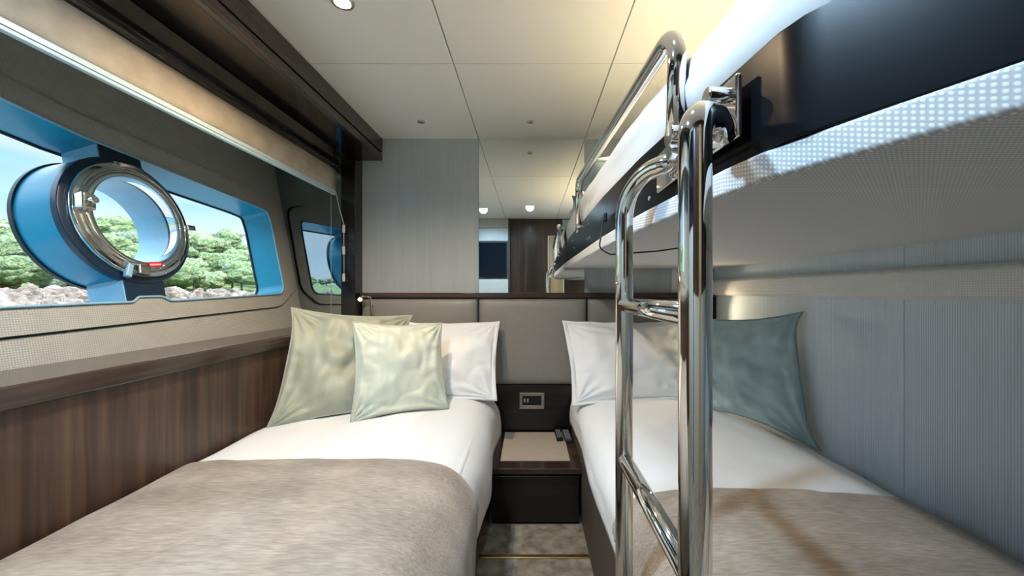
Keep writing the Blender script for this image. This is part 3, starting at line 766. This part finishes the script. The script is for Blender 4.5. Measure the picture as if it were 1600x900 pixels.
# ------------------------------------------------------------------ outside: sea, shore, wooded hill, houses
random.seed(7)
mm = Mat('sea_water', (.03, .16, .22), rough=.08); mm.bump(mm.noise(1.2, (1, 1, 1), 5), .6, .2)
struct('sea', B((-400, -6, -400, 400, -2.4, -2.0)), mm.m)
def hill(x_, y_):
    t = (-34-x_)/44.0; t = max(0, min(1, t)); t = t*t*(3-2*t)*.55+t*.45
    top = interp([(-200, 2.0), (-80, 2.6), (0, 2.2), (25, 2.8), (60, 5.6), (100, 10.0), (200, 17)], y_)
    far = max(0, (-78-x_))/60.0
    return -2.1+(1.3 if x_ < -32 else max(0, (-29-x_)/3*1.3))+t*(top+.9)+noise.noise(Vector((x_*.06, y_*.06, 1)))*1.2*t-far*3
bm = bmesh.new(); nx, ny = 40, 110; G = []
for i in range(nx+1):
    x_ = -29-101*(i/nx)**1.3
    G.append([bm.verts.new((x_, -220+440*j/ny, hill(x_, -220+440*j/ny))) for j in range(ny+1)])
for i in range(nx):
    for j in range(ny): bm.faces.new((G[i][j], G[i+1][j], G[i+1][j+1], G[i][j+1]))
mg = Mat('scrub_ground', (.2, .25, .1), rough=1.0)
mg.ramp(mg.noise(.9, (1, 1, 1), 8, .3, .7), [(.32, (.05, .085, .035)), (.5, (.20, .27, .09)), (.64, (.38, .40, .22)), (.78, (.5, .43, .32))])
mg.bump(mg.noise(2.5, (1, 1, 1), 6), 1.0, .6)
tag(obj('hillside', bm, mg.m, smooth=True), kind='structure')
def leaf_mat(name, a_, b_, c_):
    m = Mat(name, b_, rough=1.0)
    m.ramp(m.noise(2.2, (1, 1, 1), 8, .2, .75), [(.36, a_), (.5, b_), (.64, c_)]); m.bump(m.noise(5, (1, 1, 1), 6), 1.0, .5); return m.m
leafs = [leaf_mat('pine_leaves', (.07, .11, .08), (.24, .32, .15), (.52, .58, .27)), leaf_mat('bush_leaves', (.10, .15, .10), (.31, .38, .20), (.58, .60, .33)), leaf_mat('grey_green_leaves', (.09, .13, .12), (.25, .31, .24), (.46, .52, .38))]
bark = plain('bark', (.12, .085, .06), rough=1.0)
def tree_mesh(k):
    bm = bmesh.new(); rnd = random.Random(40+k)
    n_ = [6, 5, 4][k % 3]
    for i in range(n_):
        r = rnd.uniform(.9, 1.5); c = Vector((rnd.uniform(-1.3, 1.3), rnd.uniform(-1.3, 1.3), [2.9, 1.9, 2.2][k % 3]+rnd.uniform(-.5, .6)))
        res = bmesh.ops.create_icosphere(bm, subdivisions=3, radius=r)
        for v in res['verts']:
            p = v.co.copy(); d = p.normalized(); p += d*(noise.noise(p*1.7+c)*.55+noise.noise(p*5+c)*.22)
            p.z *= [.62, .85, .8][k % 3]; v.co = p+c
    nf_ = len(bm.faces)
    tube([(0, 0, -.4), (.08, .05, 1.2), (.05, 0, 2.4)], [.17, .13, .09], 8, bm)
    for i, f in enumerate(bm.faces): f.material_index = 0 if i < nf_ else 1
    return bm
protos = [None]*3
tree_names = ['spreading pine tree with a layered crown on the wooded hill outside', 'low rounded bushy tree on the wooded hill outside', 'grey-green rounded tree on the wooded hill outside']
def put_tree(k, x_, y_, s):
    z_ = hill(x_, y_)
    if protos[k] is None:
        bm = tree_mesh(k)
        o = obj('tree', bm, None, mats=[leafs[k], bark], smooth=True); protos[k] = o
        me = o.data; oz = o.location.copy(); me.transform(Matrix.Translation(oz-Vector((0, 0, H))))
        for i, p in enumerate(me.polygons): pass
    else: o = protos[k].copy(); col.objects.link(o)
    o.location = (x_, y_, z_+H-.1); o.rotation_euler = (0, 0, random.uniform(0, 6)); o.scale = (s, s, s*random.uniform(.85, 1.1))
    tag(o, tree_names[k], 'tree', ['spreading pines on the hill', 'bushy trees on the hill', 'grey-green trees on the hill'][k])
cnt = 0
placed = []
for i in range(900):
    t = random.random(); x_ = -39-44*t; r = random.uniform(.62, 1.55)
    y_ = -x_/r*1.0
    if y_ > 135: continue
    s_ = random.uniform(.6, 1.0)*(1+.35*t)*(.8+y_/160)
    if any((x_-a_)**2+(y_-b_)**2 < (1.75*(s_+c_))**2 for a_, b_, c_ in placed): continue
    placed.append((x_, y_, s_)); put_tree(random.choice((0, 0, 1, 1, 2)), x_, y_, s_)
for i in range(16): put_tree(random.choice((0, 1, 2)), random.uniform(-82, -50), -random.uniform(70, 190), random.uniform(.8, 1.3))
# shore boulders
rockm = Mat('shore_rock', (.6, .5, .42), rough=.95)
rockm.ramp(rockm.noise(1.4, (1, 1, 1), 7), [(.3, (.10, .07, .06)), (.5, (.27, .20, .165)), (.7, (.44, .36, .31))]); rockm.bump(rockm.noise(4, (1, 1, 1), 6), 1.0, .3)
rps = []
for k in range(3):
    bm = bmesh.new(); res = bmesh.ops.create_icosphere(bm, subdivisions=3, radius=.6)
    for v in res['verts']:
        p = v.co.copy(); d = p.normalized(); q = Vector((round(p.x*3)/3, round(p.y*3)/3, round(p.z*3)/3)); v.co = p*.6+q*.4+d*noise.noise(p*2+Vector((k*9, 0, 0)))*.25; v.co.z *= .7
    o = obj('boulder', bm, rockm.m); oz = o.location.copy(); o.data.transform(Matrix.Translation(oz-Vector((0, 0, H)))); rps.append([o, False])
for i in range(190):
    k = i % 3; rec = rps[k]
    if rec[1]: o = rec[0].copy(); col.objects.link(o)
    else: o = rec[0]; rec[1] = True
    x_ = random.uniform(-35.5, -29.5); r = random.uniform(.60, 1.5); y_ = -x_/r
    if i > 172: y_ = -random.uniform(45, 75)
    s = random.uniform(.5, 1.35)
    o.location = (x_, y_, hill(x_, y_)+H+.05); o.rotation_euler = (random.uniform(0, 6), random.uniform(0, 6), random.uniform(0, 6)); o.scale = (s*1.3, s*1.3, s)
    tag(o, 'pale weathered boulder on the shore outside the window', 'rock', 'boulders along the shore')
# white houses on the hill
hw = plain('house_render', (.85, .83, .78), rough=.9); hwin = plain('house_window', (.08, .1, .12), rough=.3)
def house(x_, y_, w, h, label):
    z_ = hill(x_, y_)+1.2
    hs = empty('house', (x_, y_, z_)); tag(hs, label, 'house')
    obj('walls', B((x_-4, x_, y_-w, y_+w, z_-2, z_+h), (x_-4, x_+.9, y_-w*.4, y_+w, z_-2, z_+h*.48)), hw, hs)
    obj('roof', B((x_-4.3, x_+.3, y_-w-.3, y_+w+.3, z_+h, z_+h+.3)), hw, hs)
    for (a_, b_) in ((-.6, .62), (.0, .62), (.6, .62), (-.75, .08)):
        obj('window', B((x_-.1, x_+.06, y_+a_*w-.5, y_+a_*w+.5, z_+b_*h, z_+b_*h+h*.22)), hwin, hs)
    for a_ in (.0, .6): obj('window', B((x_+.8, x_+.96, y_+a_*w-.6, y_+a_*w+.6, z_+.08*h, z_+h*.32)), hwin, hs)
house(-66, 98, 4.0, 5.0, 'white house seen at the right end of the window above the trees')
house(-68, 51, 3.6, 3.2, 'small white house seen on the hill at the left edge of the photo')
